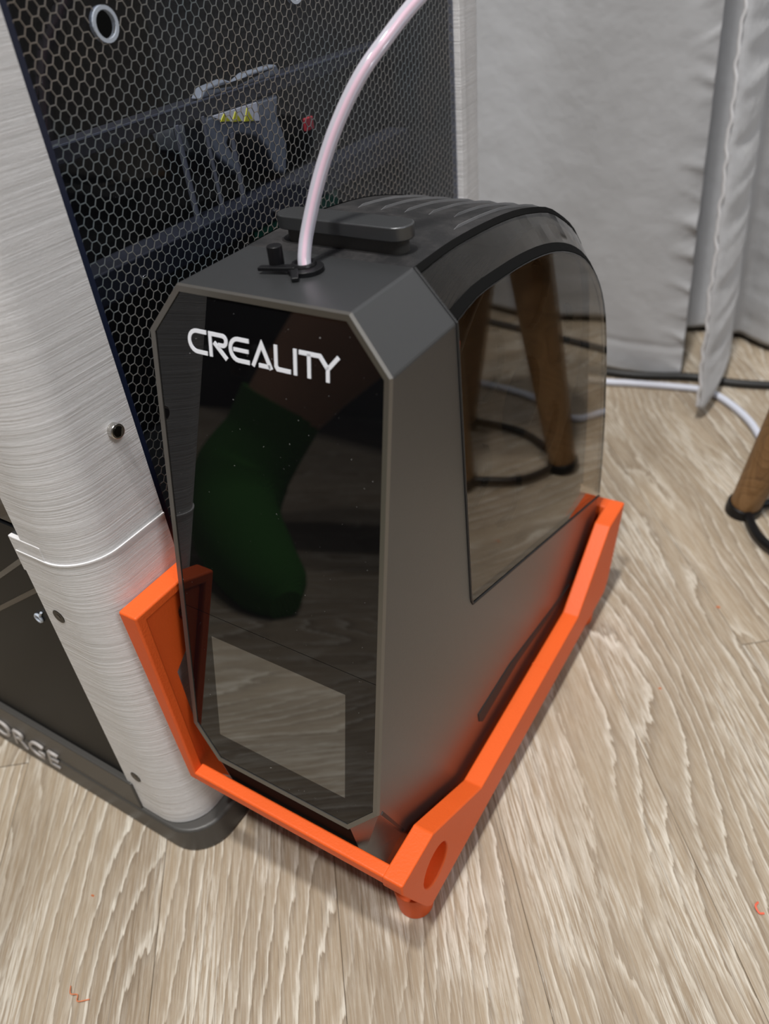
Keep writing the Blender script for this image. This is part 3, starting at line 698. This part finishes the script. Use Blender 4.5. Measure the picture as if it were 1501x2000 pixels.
# inside
obj('lower_beam', MB().box(-0.55, -0.40, -0.1, 2.5, 1.89, 2.02), 'frame_dark', pr, bevel=0.01)
for yy in (0.32, 1.2):
    obj('beam_screw', MB().tube([(-0.41, yy, 1.93), (-0.385, yy, 1.93)], 0.018, 14), 'steel', pr, bevel=0.004)
gt = obj('gantry_rail', MB().box(-0.62, -0.50, -0.1, 2.5, 2.395, 2.458), 'frame_dark', pr, bevel=0.008)
obj('rail_highlight', MB().box(-0.505, -0.497, -0.1, 2.5, 2.456, 2.462), 'frame_highlight', gt)  # pale strip paints the highlight on the rail's top edge
obj('upper_plate', MB().prism([(0.95, 2.463), (1.0, 2.50), (1.13, 2.509), (1.20, 2.482), (1.285, 2.507), (1.50, 2.507), (1.52, 2.463)], 'x', -0.56, -0.50), 'tool_grey', gt, bevel=0.01)
tool = [(0.955, 2.392), (1.482, 2.385), (1.454, 2.305), (1.495, 2.164), (1.455, 2.03), (1.38, 2.06), (1.331, 2.184), (1.279, 2.243), (1.175, 2.277), (1.103, 2.29), (1.072, 2.263), (1.1076, 2.192), (1.112, 2.112), (1.052, 2.163), (0.979, 2.234), (0.954, 2.324)]
th = obj('tool_head', MB().prism(tool, 'x', -0.85, -0.50), 'tool_grey', pr, bevel=0.015, seg=3, label='grey carriage with an arched cut-out')
lb = obj('warning_label', MB().prism([(1.0, 2.389), (1.307, 2.384), (1.309, 2.306), (1.073, 2.352)], 'x', -0.499, -0.494), 'label_white', th, label='white sticker with three yellow triangles')
tr = MB()
for (ya, zb_t, hh) in ((1.075, 2.358, 0.026), (1.150, 2.342, 0.036), (1.232, 2.326, 0.050)):
    tr.prism([(ya - 0.032, zb_t), (ya + 0.032, zb_t - 0.010), (ya, zb_t + hh)], 'x', -0.494, -0.491)
obj('warning_triangles', tr, 'label_yellow', lb)
for (p0, p1, r_) in (((-0.5, 0.780, 2.40), (-0.5, 0.790, 1.90), 0.013), ((-0.5, 0.945, 2.40), (-0.5, 0.960, 1.90), 0.009), ((-0.5, 1.105, 2.30), (-0.5, 1.110, 1.90), 0.012)):
    obj('guide_rod', MB().tube([p0, p1], r_, 10), 'rod', pr, smooth=True)
obj('circuit_board', MB().box(-0.44, -0.42, 1.05, 1.75, 1.80, 2.0), 'green', pr)
obj('indicator', MB().box(-0.52, -0.50, 1.66, 1.73, 2.18, 2.24), 'red', pr, bevel=0.005)
# screws
cs = obj('cap_screw', MB().tube([(PX - 0.01, -0.232, 1.590), (PX + 0.030, -0.236, 1.592)], 0.030, 24), 'steel', cov, bevel=0.004, label='shiny steel cap screw standing proud')
obj('screw_socket', MB().tube([(PX + 0.0285, -0.236, 1.592), (PX + 0.0315, -0.236, 1.592)], 0.021, 24).tube([(PX + 0.031, -0.236, 1.592), (PX + 0.0325, -0.236, 1.592)], 0.010, 6), 'screw_black', cs)
for (xx, zz) in ((-0.418, 0.800), (-0.405, -0.340)):
    sc_ = obj('countersunk_screw', MB().tube([(xx, -0.58, zz), (xx, -0.5865, zz)], 0.034, 24), 'screw_black', cov2, bevel=0.002, label='black countersunk screw')
    obj('screw_socket', MB().tube([(xx, -0.586, zz), (xx, -0.5875, zz)], 0.012, 6), 'black_gloss', sc_)

# ------------------------------------------------------------------ curtains
def curtain(name, plan_bot, plan_top, zb, zt2, label, seamed=True):
    n = len(plan_bot); rows = 46; mbx = MB(); vs = []; fs = []
    for r_ in range(rows):
        t = (r_ / (rows - 1)) ** 1.4
        for i in range(n):
            zb_i = zb[i] if isinstance(zb, list) else zb
            x = plan_bot[i][0] + (plan_top[i][0] - plan_bot[i][0]) * t; y = plan_bot[i][1] + (plan_top[i][1] - plan_bot[i][1]) * t
            z = zb_i + (zt2 - zb_i) * t
            vs.append((x, y, z))
    for r_ in range(rows - 1):
        for i in range(n - 1):
            fs.append((r_ * n + i, r_ * n + i + 1, (r_ + 1) * n + i + 1, (r_ + 1) * n + i))
    mbx.add(vs, fs)
    return mbx
def soften(pts, sub=5):
    return [(p[0], p[1]) for p in smooth_curve([(a, b_, 0) for a, b_ in pts], sub)]
import math as _m
ZT = 20.0
def lean(pts, k): return [(x - k * 0.033 * 20.8, y) for x, y in pts]
# main curtain: broad flat face ending in a hemmed edge
cb = soften([(-4.2, 5.7), (-3.2, 5.4), (-2.3, 5.65), (-1.5, 5.50), (-0.7, 5.52), (-0.1, 5.42), (0.35, 5.42), (0.60, 5.44), (0.742, 5.47)], 8)
ct = lean(cb, 0.95)
zbs = [-0.835 + 0.03 * math.sin(i * 0.35) + (0.055 if i > len(cb) - 10 else 0) for i in range(len(cb))]
c1 = curtain('curtain', cb, ct, zbs, ZT, '')
def puckers(o, xedge, amp, wx, seed):
    rnd = random.Random(seed); bumps = [(rnd.uniform(-0.8, 3.3), rnd.uniform(0.02, 0.06), rnd.uniform(0.3, 1.0), rnd.uniform(-0.3, 0.3)) for _ in range(46)]
    return bumps
bumps = puckers(None, 0.74, 0.02, 0.3, 5)
fine_rows = MB(); nrow = 170; ncol = 90; vs = []; fs = []
def plan_at(pl, s_):
    s_ = s_ * (len(pl) - 1); k = min(int(s_), len(pl) - 2); f_ = s_ - k
    return (pl[k][0] + (pl[k + 1][0] - pl[k][0]) * f_, pl[k][1] + (pl[k + 1][1] - pl[k][1]) * f_)
for r_ in range(nrow):
    if r_ < 150: z = -0.835 + 4.3 * r_ / 149
    else: z = 3.465 + (ZT - 3.465) * (r_ - 149) / 20
    for i in range(ncol):
        s_ = (i / (ncol - 1)) ** 0.6
        x, y = plan_at(cb, s_); ed = max(0, 1 - (1 - s_) * 9.0)
        zz = z + (0.05 * ed if r_ == 0 else 0) * (1 if r_ == 0 else 0)
        hz = z + 0.835
        x2 = x - 0.033 * hz
        off = 0
        for (bz, bw, ba, bs) in bumps:
            dz = (z - bz - bs * (1 - s_) * 2) / bw
            if abs(dz) < 3: off += ba * math.exp(-dz * dz) * 0.020
        off *= max(0, 1 - (1 - s_) * 5.5)
        off += 0.05 * math.sin(x * 2.1 + 0.4 * z) * 0.6 + 0.015 * math.sin(x * 5 - z * 1.3)
        if abs(hz - 0.30) < 0.02: off -= 0.010
        vs.append((x2, y - off, zz))
for r_ in range(nrow - 1):
    for i in range(ncol - 1):
        fs.append((r_ * ncol + i, r_ * ncol + i + 1, (r_ + 1) * ncol + i + 1, (r_ + 1) * ncol + i))
fine_rows.add(vs, fs)
def cloth_obj(name, mbx, label, th=0.018):
    o = obj(name, mbx, 'curtain', None, smooth=False)
    for p in o.data.polygons: p.use_smooth = True
    sm = o.modifiers.new('thickness', 'SOLIDIFY'); sm.thickness = th * S; sm.offset = 1
    tag(o, label, 'curtain'); return o
cloth_obj('curtain', fine_rows, 'broad flat grey curtain panel behind the dry box and the white cable')
# narrow fold hanging forward beside it
fb = soften([(1.075, 4.745), (1.115, 4.80), (1.135, 5.1), (1.11, 5.6), (1.03, 6.1)], 8)
def tall(pl, zbf, k, wob=0.0, seed=1, rows=120):
    vs = []; fs = []; n = len(pl); rnd = random.Random(seed); ph = [rnd.uniform(0, 6) for _ in range(6)]
    for r_ in range(rows):
        for i, (x, y) in enumerate(pl):
            s_ = i / (n - 1); zb = zbf(s_); t = r_ / (rows - 1)
            z = zb + 4.2 * t / 0.8 if t < 0.8 else zb + 4.2 + (ZT - zb - 4.2) * (t - 0.8) / 0.2
            hz = z + 0.835; w_ = wob * (math.sin(z * 11 + ph[0]) + 0.7 * math.sin(z * 23 + ph[1]) + 0.4 * math.sin(z * 41 + ph[2]))
            spread = 1 + 0.10 * min(hz, 3.3) * max(0, s_ - 0.5)
            vs.append((x - k * min(hz, 3.5) - 0.033 * max(0, hz - 3.5) + w_, y + w_ * 0.5, z))
    for r_ in range(rows - 1):
        for i in range(n - 1): fs.append((r_ * n + i, r_ * n + i + 1, (r_ + 1) * n + i + 1, (r_ + 1) * n + i))
    return MB().add(vs, fs)
cloth_obj('curtain', tall(fb, lambda s_: -0.70 - 0.03 * math.sin(s_ * 9), 0.050, 0.006, 3), 'narrow curtain fold with a crinkled pale selvedge, its tip just above the floor')
hem = MB()
hp = []
for i in range(150):
    z = -0.69 + 4.0 * i / 149; hz = z + 0.835
    w_ = 0.006 * (math.sin(z * 11 + 1) + 0.9 * math.sin(z * 27 + 2) + 0.6 * math.sin(z * 47))
    hp.append((1.070 - 0.050 * hz + w_, 4.73, z))
hem.tube(hp, 0.013, 8)
ho2 = obj('curtain_hem', hem, 'label_white', None, smooth=True)
hmat = simple('selvedge', (0.62, 0.62, 0.64), 0.8); ho2.data.materials[0] = hmat
ho2.parent = [o for o in COL.objects if o.name == 'curtain.001'][0]; ho2.name = 'selvedge'
rb2 = soften([(-0.6, 6.5), (0.0, 6.6), (0.4, 6.4), (0.75, 6.55), (0.9, 6.42), (1.05, 6.50), (1.2, 6.40), (1.4, 6.30), (1.55, 6.42), (1.8, 6.25), (2.3, 6.4), (3.2, 6.2), (4.5, 6.4), (6, 6.2)], 6)
cloth_obj('curtain', tall(rb2, lambda s_: -0.77, 0.045, 0.004, 9), 'rear grey curtain at the right edge, hanging behind the narrow fold')
obj('gap_shade', MB().box(-6, 8, 6.68, 6.95, -ZF, -0.1), 'black_matte')['kind'] = 'structure'  # black strip standing in for the shade under the rear curtain

# ------------------------------------------------------------------ cables
cw = smooth_curve([(-1.6, 5.25, -0.815), (-0.8, 5.12, -0.815), (0.0, 5.06, -0.815), (0.35, 5.13, -0.815), (0.75, 5.22, -0.815), (1.02, 5.25, -0.815), (1.25, 5.12, -0.815), (1.50, 4.85, -0.815), (1.72, 4.48, -0.815), (1.95, 4.30, -0.815), (2.5, 4.55, -0.815), (3.6, 4.6, -0.815)], 8)
tag(obj('white_cable', MB().tube(cw, 0.032, 12), 'cable_white', smooth=True), 'white cable curving over the floor in front of the curtains', 'cable')
cb2 = smooth_curve([(-1.5, 5.20 + 0.12, -0.82), (0.1, 5.26, -0.81), (0.85, 5.46, -0.81), (1.3, 5.50, -0.81), (2.2, 5.75, -0.82), (4, 6.0, -0.82)], 8)
tag(obj('black_cable', MB().tube(cb2, 0.040, 10), 'cable_black', smooth=True), 'black cable lying behind the white cable under the curtains', 'cable')

# ------------------------------------------------------------------ stool whose leg shows at the right edge
st = thing('stool', 'low wooden stool with splayed legs, black caps and black stretchers at the right edge', 'stool', (2.28, 3.45, -ZF))
C0 = (2.506, 3.989); RR = 0.971
def leg(ax, ay, top):
    f_ = Vector((ax, ay, -0.80)); t_ = Vector(top); d = (t_ - f_)
    pts = [tuple(f_ + d * k) for k in (0, 0.1, 0.5, 1.0)]
    l = obj('leg', MB().tube(pts, [0.110, 0.118, 0.150, 0.175], 20), 'leg_wood', st, smooth=True)
    u = d.normalized(); obj('leg_cap', MB().tube([tuple(f_ - u * 0.045), tuple(f_ + u * 0.045)], 0.128, 20), 'black_plastic', l, bevel=0.01)
import itertools
leg(1.72, 3.56, (2.12, 3.42, 1.5))
leg(2.38, 2.98, (2.66, 3.04, 1.5))
leg(2.80, 3.85, (2.45, 3.60, 1.5))
def stretcher(p, q, c):
    a = smooth_curve([p, c, q], 10); obj('stretcher', MB().tube(a, 0.034, 10), 'black_plastic', st, smooth=True)
stretcher((1.72, 3.56, -0.79), (2.36, 2.98, -0.79), (1.93, 3.19, -0.79))
stretcher((2.36, 2.98, -0.79), (2.80, 3.85, -0.79), (2.72, 3.33, -0.79))
stretcher((2.80, 3.85, -0.79), (1.72, 3.56, -0.79), (2.22, 3.86, -0.79))
obj('seat', MB().tube([(2.28, 3.42, 1.46), (2.28, 3.42, 1.72)], [0.60, 0.64], 48), 'black_plastic', st, bevel=0.05)

# unseen dark furniture, added to darken what the black glass mirrors
so = thing('added_sofa', 'long black upholstered block added out of view to darken the reflection in the black glass', 'added_sofa', (-3.0, -10.5, -ZF))
obj('seat', MB().box(-10.5, 3.5, -13.1, -9.7, 0.6, 2.9), 'trouser', so, bevel=0.25, seg=3)
obj('backrest', MB().box(-10.5, 3.5, -14.9, -12.9, 0.4, 7.2), 'trouser', so, bevel=0.3, seg=3)
for xx in (-12.0, 3.4): obj('armrest', MB().box(xx, xx + 1.6, -14.7, -9.7, 0.3, 4.8), 'trouser', so, bevel=0.25, seg=3)
for xx in (-11.6, 4.4):
    for yy in (-14.3, -10.2): obj('leg', MB().tube([(xx, yy, -ZF), (xx, yy, 0.4)], [0.22, 0.3], 12), 'leg_wood', so)

# ------------------------------------------------------------------ the photographer's leg (seen only as a reflection)
def skin_chain(name, pts, rad, mat, parent, ends=None):
    me = bpy.data.meshes.new(name); org = W(*parent['_o'])
    me.from_pydata([tuple(W(*p) - org) for p in pts], [(i, i + 1) for i in range(len(pts) - 1)] if ends is None else ends, [])
    o = bpy.data.objects.new(name, me); COL.objects.link(o); o.parent = parent
    sk = o.modifiers.new('skin', 'SKIN'); sk.use_smooth_shade = True
    if not me.skin_vertices: pass
    lay = me.skin_vertices[0].data if me.skin_vertices else None
    return o, rad
person = thing('person', 'crouching person in green socks and dark trousers, seen only mirrored in the black glass', 'person', (-2.6, -4.0, -ZF))
def limb(name, pts, rad, mat):
    m_ = MB().tube(smooth_curve(pts, 6), [r for r in resample([(i, r) for i, r in enumerate(rad)], (len(pts) - 1) * 6 + 1) and [a[1] for a in resample([(i * 1.0, r) for i, r in enumerate(rad)], (len(pts) - 1) * 6 + 1)]], 20)
    return obj(name, m_, mat, person, smooth=True)
limb('sock', [(-1.62, -3.35, -0.72), (-1.85, -3.45, -0.66), (-2.4, -3.75, -0.55), (-2.95, -4.15, -0.40), (-3.15, -4.45, -0.05), (-3.05, -4.65, 0.35), (-2.95, -4.78, 0.75)], [0.16, 0.34, 0.44, 0.48, 0.52, 0.46, 0.48], 'sock')
limb('shin', [(-2.98, -4.72, 0.60), (-2.75, -4.95, 1.1), (-2.3, -5.3, 1.9), (-1.8, -5.7, 2.7)], [0.42, 0.50, 0.66, 0.72], 'skin')
limb('trouser_leg', [(-2.0, -5.55, 2.3), (-1.7, -5.8, 2.85), (-1.1, -6.3, 2.9), (0.2, -6.9, 2.3), (1.4, -7.2, 2.0)], [0.55, 0.62, 0.72, 0.85, 0.95], 'trouser')
limb('trouser_leg', [(1.6, -5.0, 2.6), (1.2, -5.4, 2.9), (1.3, -6.2, 2.7), (1.8, -7.2, 2.1)], [0.6, 0.68, 0.8, 0.9], 'trouser')
limb('sock', [(0.15, -3.0, -0.72), (0.35, -3.2, -0.66), (0.8, -3.7, -0.55), (1.15, -4.2, -0.40), (1.3, -4.5, -0.05), (1.35, -4.6, 0.35), (1.4, -4.7, 0.75)], [0.08, 0.16, 0.26, 0.30, 0.34, 0.31, 0.36], 'sock')
limb('shin', [(1.4, -4.7, 0.65), (1.45, -4.8, 1.2), (1.5, -4.9, 1.9), (1.5, -4.95, 2.7)], [0.30, 0.36, 0.46, 0.50], 'skin')
limb('torso', [(1.6, -6.9, 2.1), (1.7, -6.9, 2.8), (2.0, -6.6, 4.4), (2.3, -5.9, 6.2), (2.4, -5.6, 7.0)], [1.2, 1.35, 1.4, 1.55, 0.7], 'trouser')

# ------------------------------------------------------------------ orange filament crumbs on the floor
crumbs = [((-0.20, -1.397), 'curled orange filament hair on the floor, bottom left', 3), ((2.45, 0.523), 'tiny red-orange shaving on the floor at the right edge', 1)]
a = smooth_curve([(-0.225, -1.375, -0.845), (-0.19, -1.40, -0.83), (-0.165, -1.385, -0.843), (-0.14, -1.405, -0.838), (-0.10, -1.37, -0.845)], 5)
tag(obj('filament_hair', MB().tube(a, 0.0028, 5), 'scrap', smooth=True), 'curled orange filament hair on the floor near the bottom left', 'scrap')
a = smooth_curve([(2.425, 0.54, -0.845), (2.418, 0.51, -0.835), (2.44, 0.49, -0.843), (2.46, 0.50, -0.845)], 5)
tag(obj('filament_hair', MB().tube(a, 0.005, 5), 'red_orange', smooth=True), 'short red-orange shaving on the floor at the right edge', 'scrap')
def crumb(x, y, s_, label):
    m_ = MB().hexa([(x - s_, y - s_ * .6, -ZF), (x + s_, y - s_ * .4, -ZF), (x + s_ * .8, y + s_ * .6, -ZF), (x - s_ * .7, y + s_ * .5, -ZF)],
                   [(x - s_ * .6, y - s_ * .4, -ZF + .007), (x + s_ * .5, y - s_ * .3, -ZF + .01), (x + s_ * .4, y + s_ * .4, -ZF + .008), (x - s_ * .5, y + s_ * .3, -ZF + .006)])
    tag(obj('crumb', m_, 'scrap'), label, 'scrap')
crumb(-0.47, -1.02, 0.009, 'orange speck on the floor left of centre, below the printer base')
crumb(1.80, 2.45, 0.014, 'orange speck on the floor right of the dry box, level with its window')
crumb(1.66, 1.60, 0.010, 'orange speck on the floor beside the rear half of the cradle')
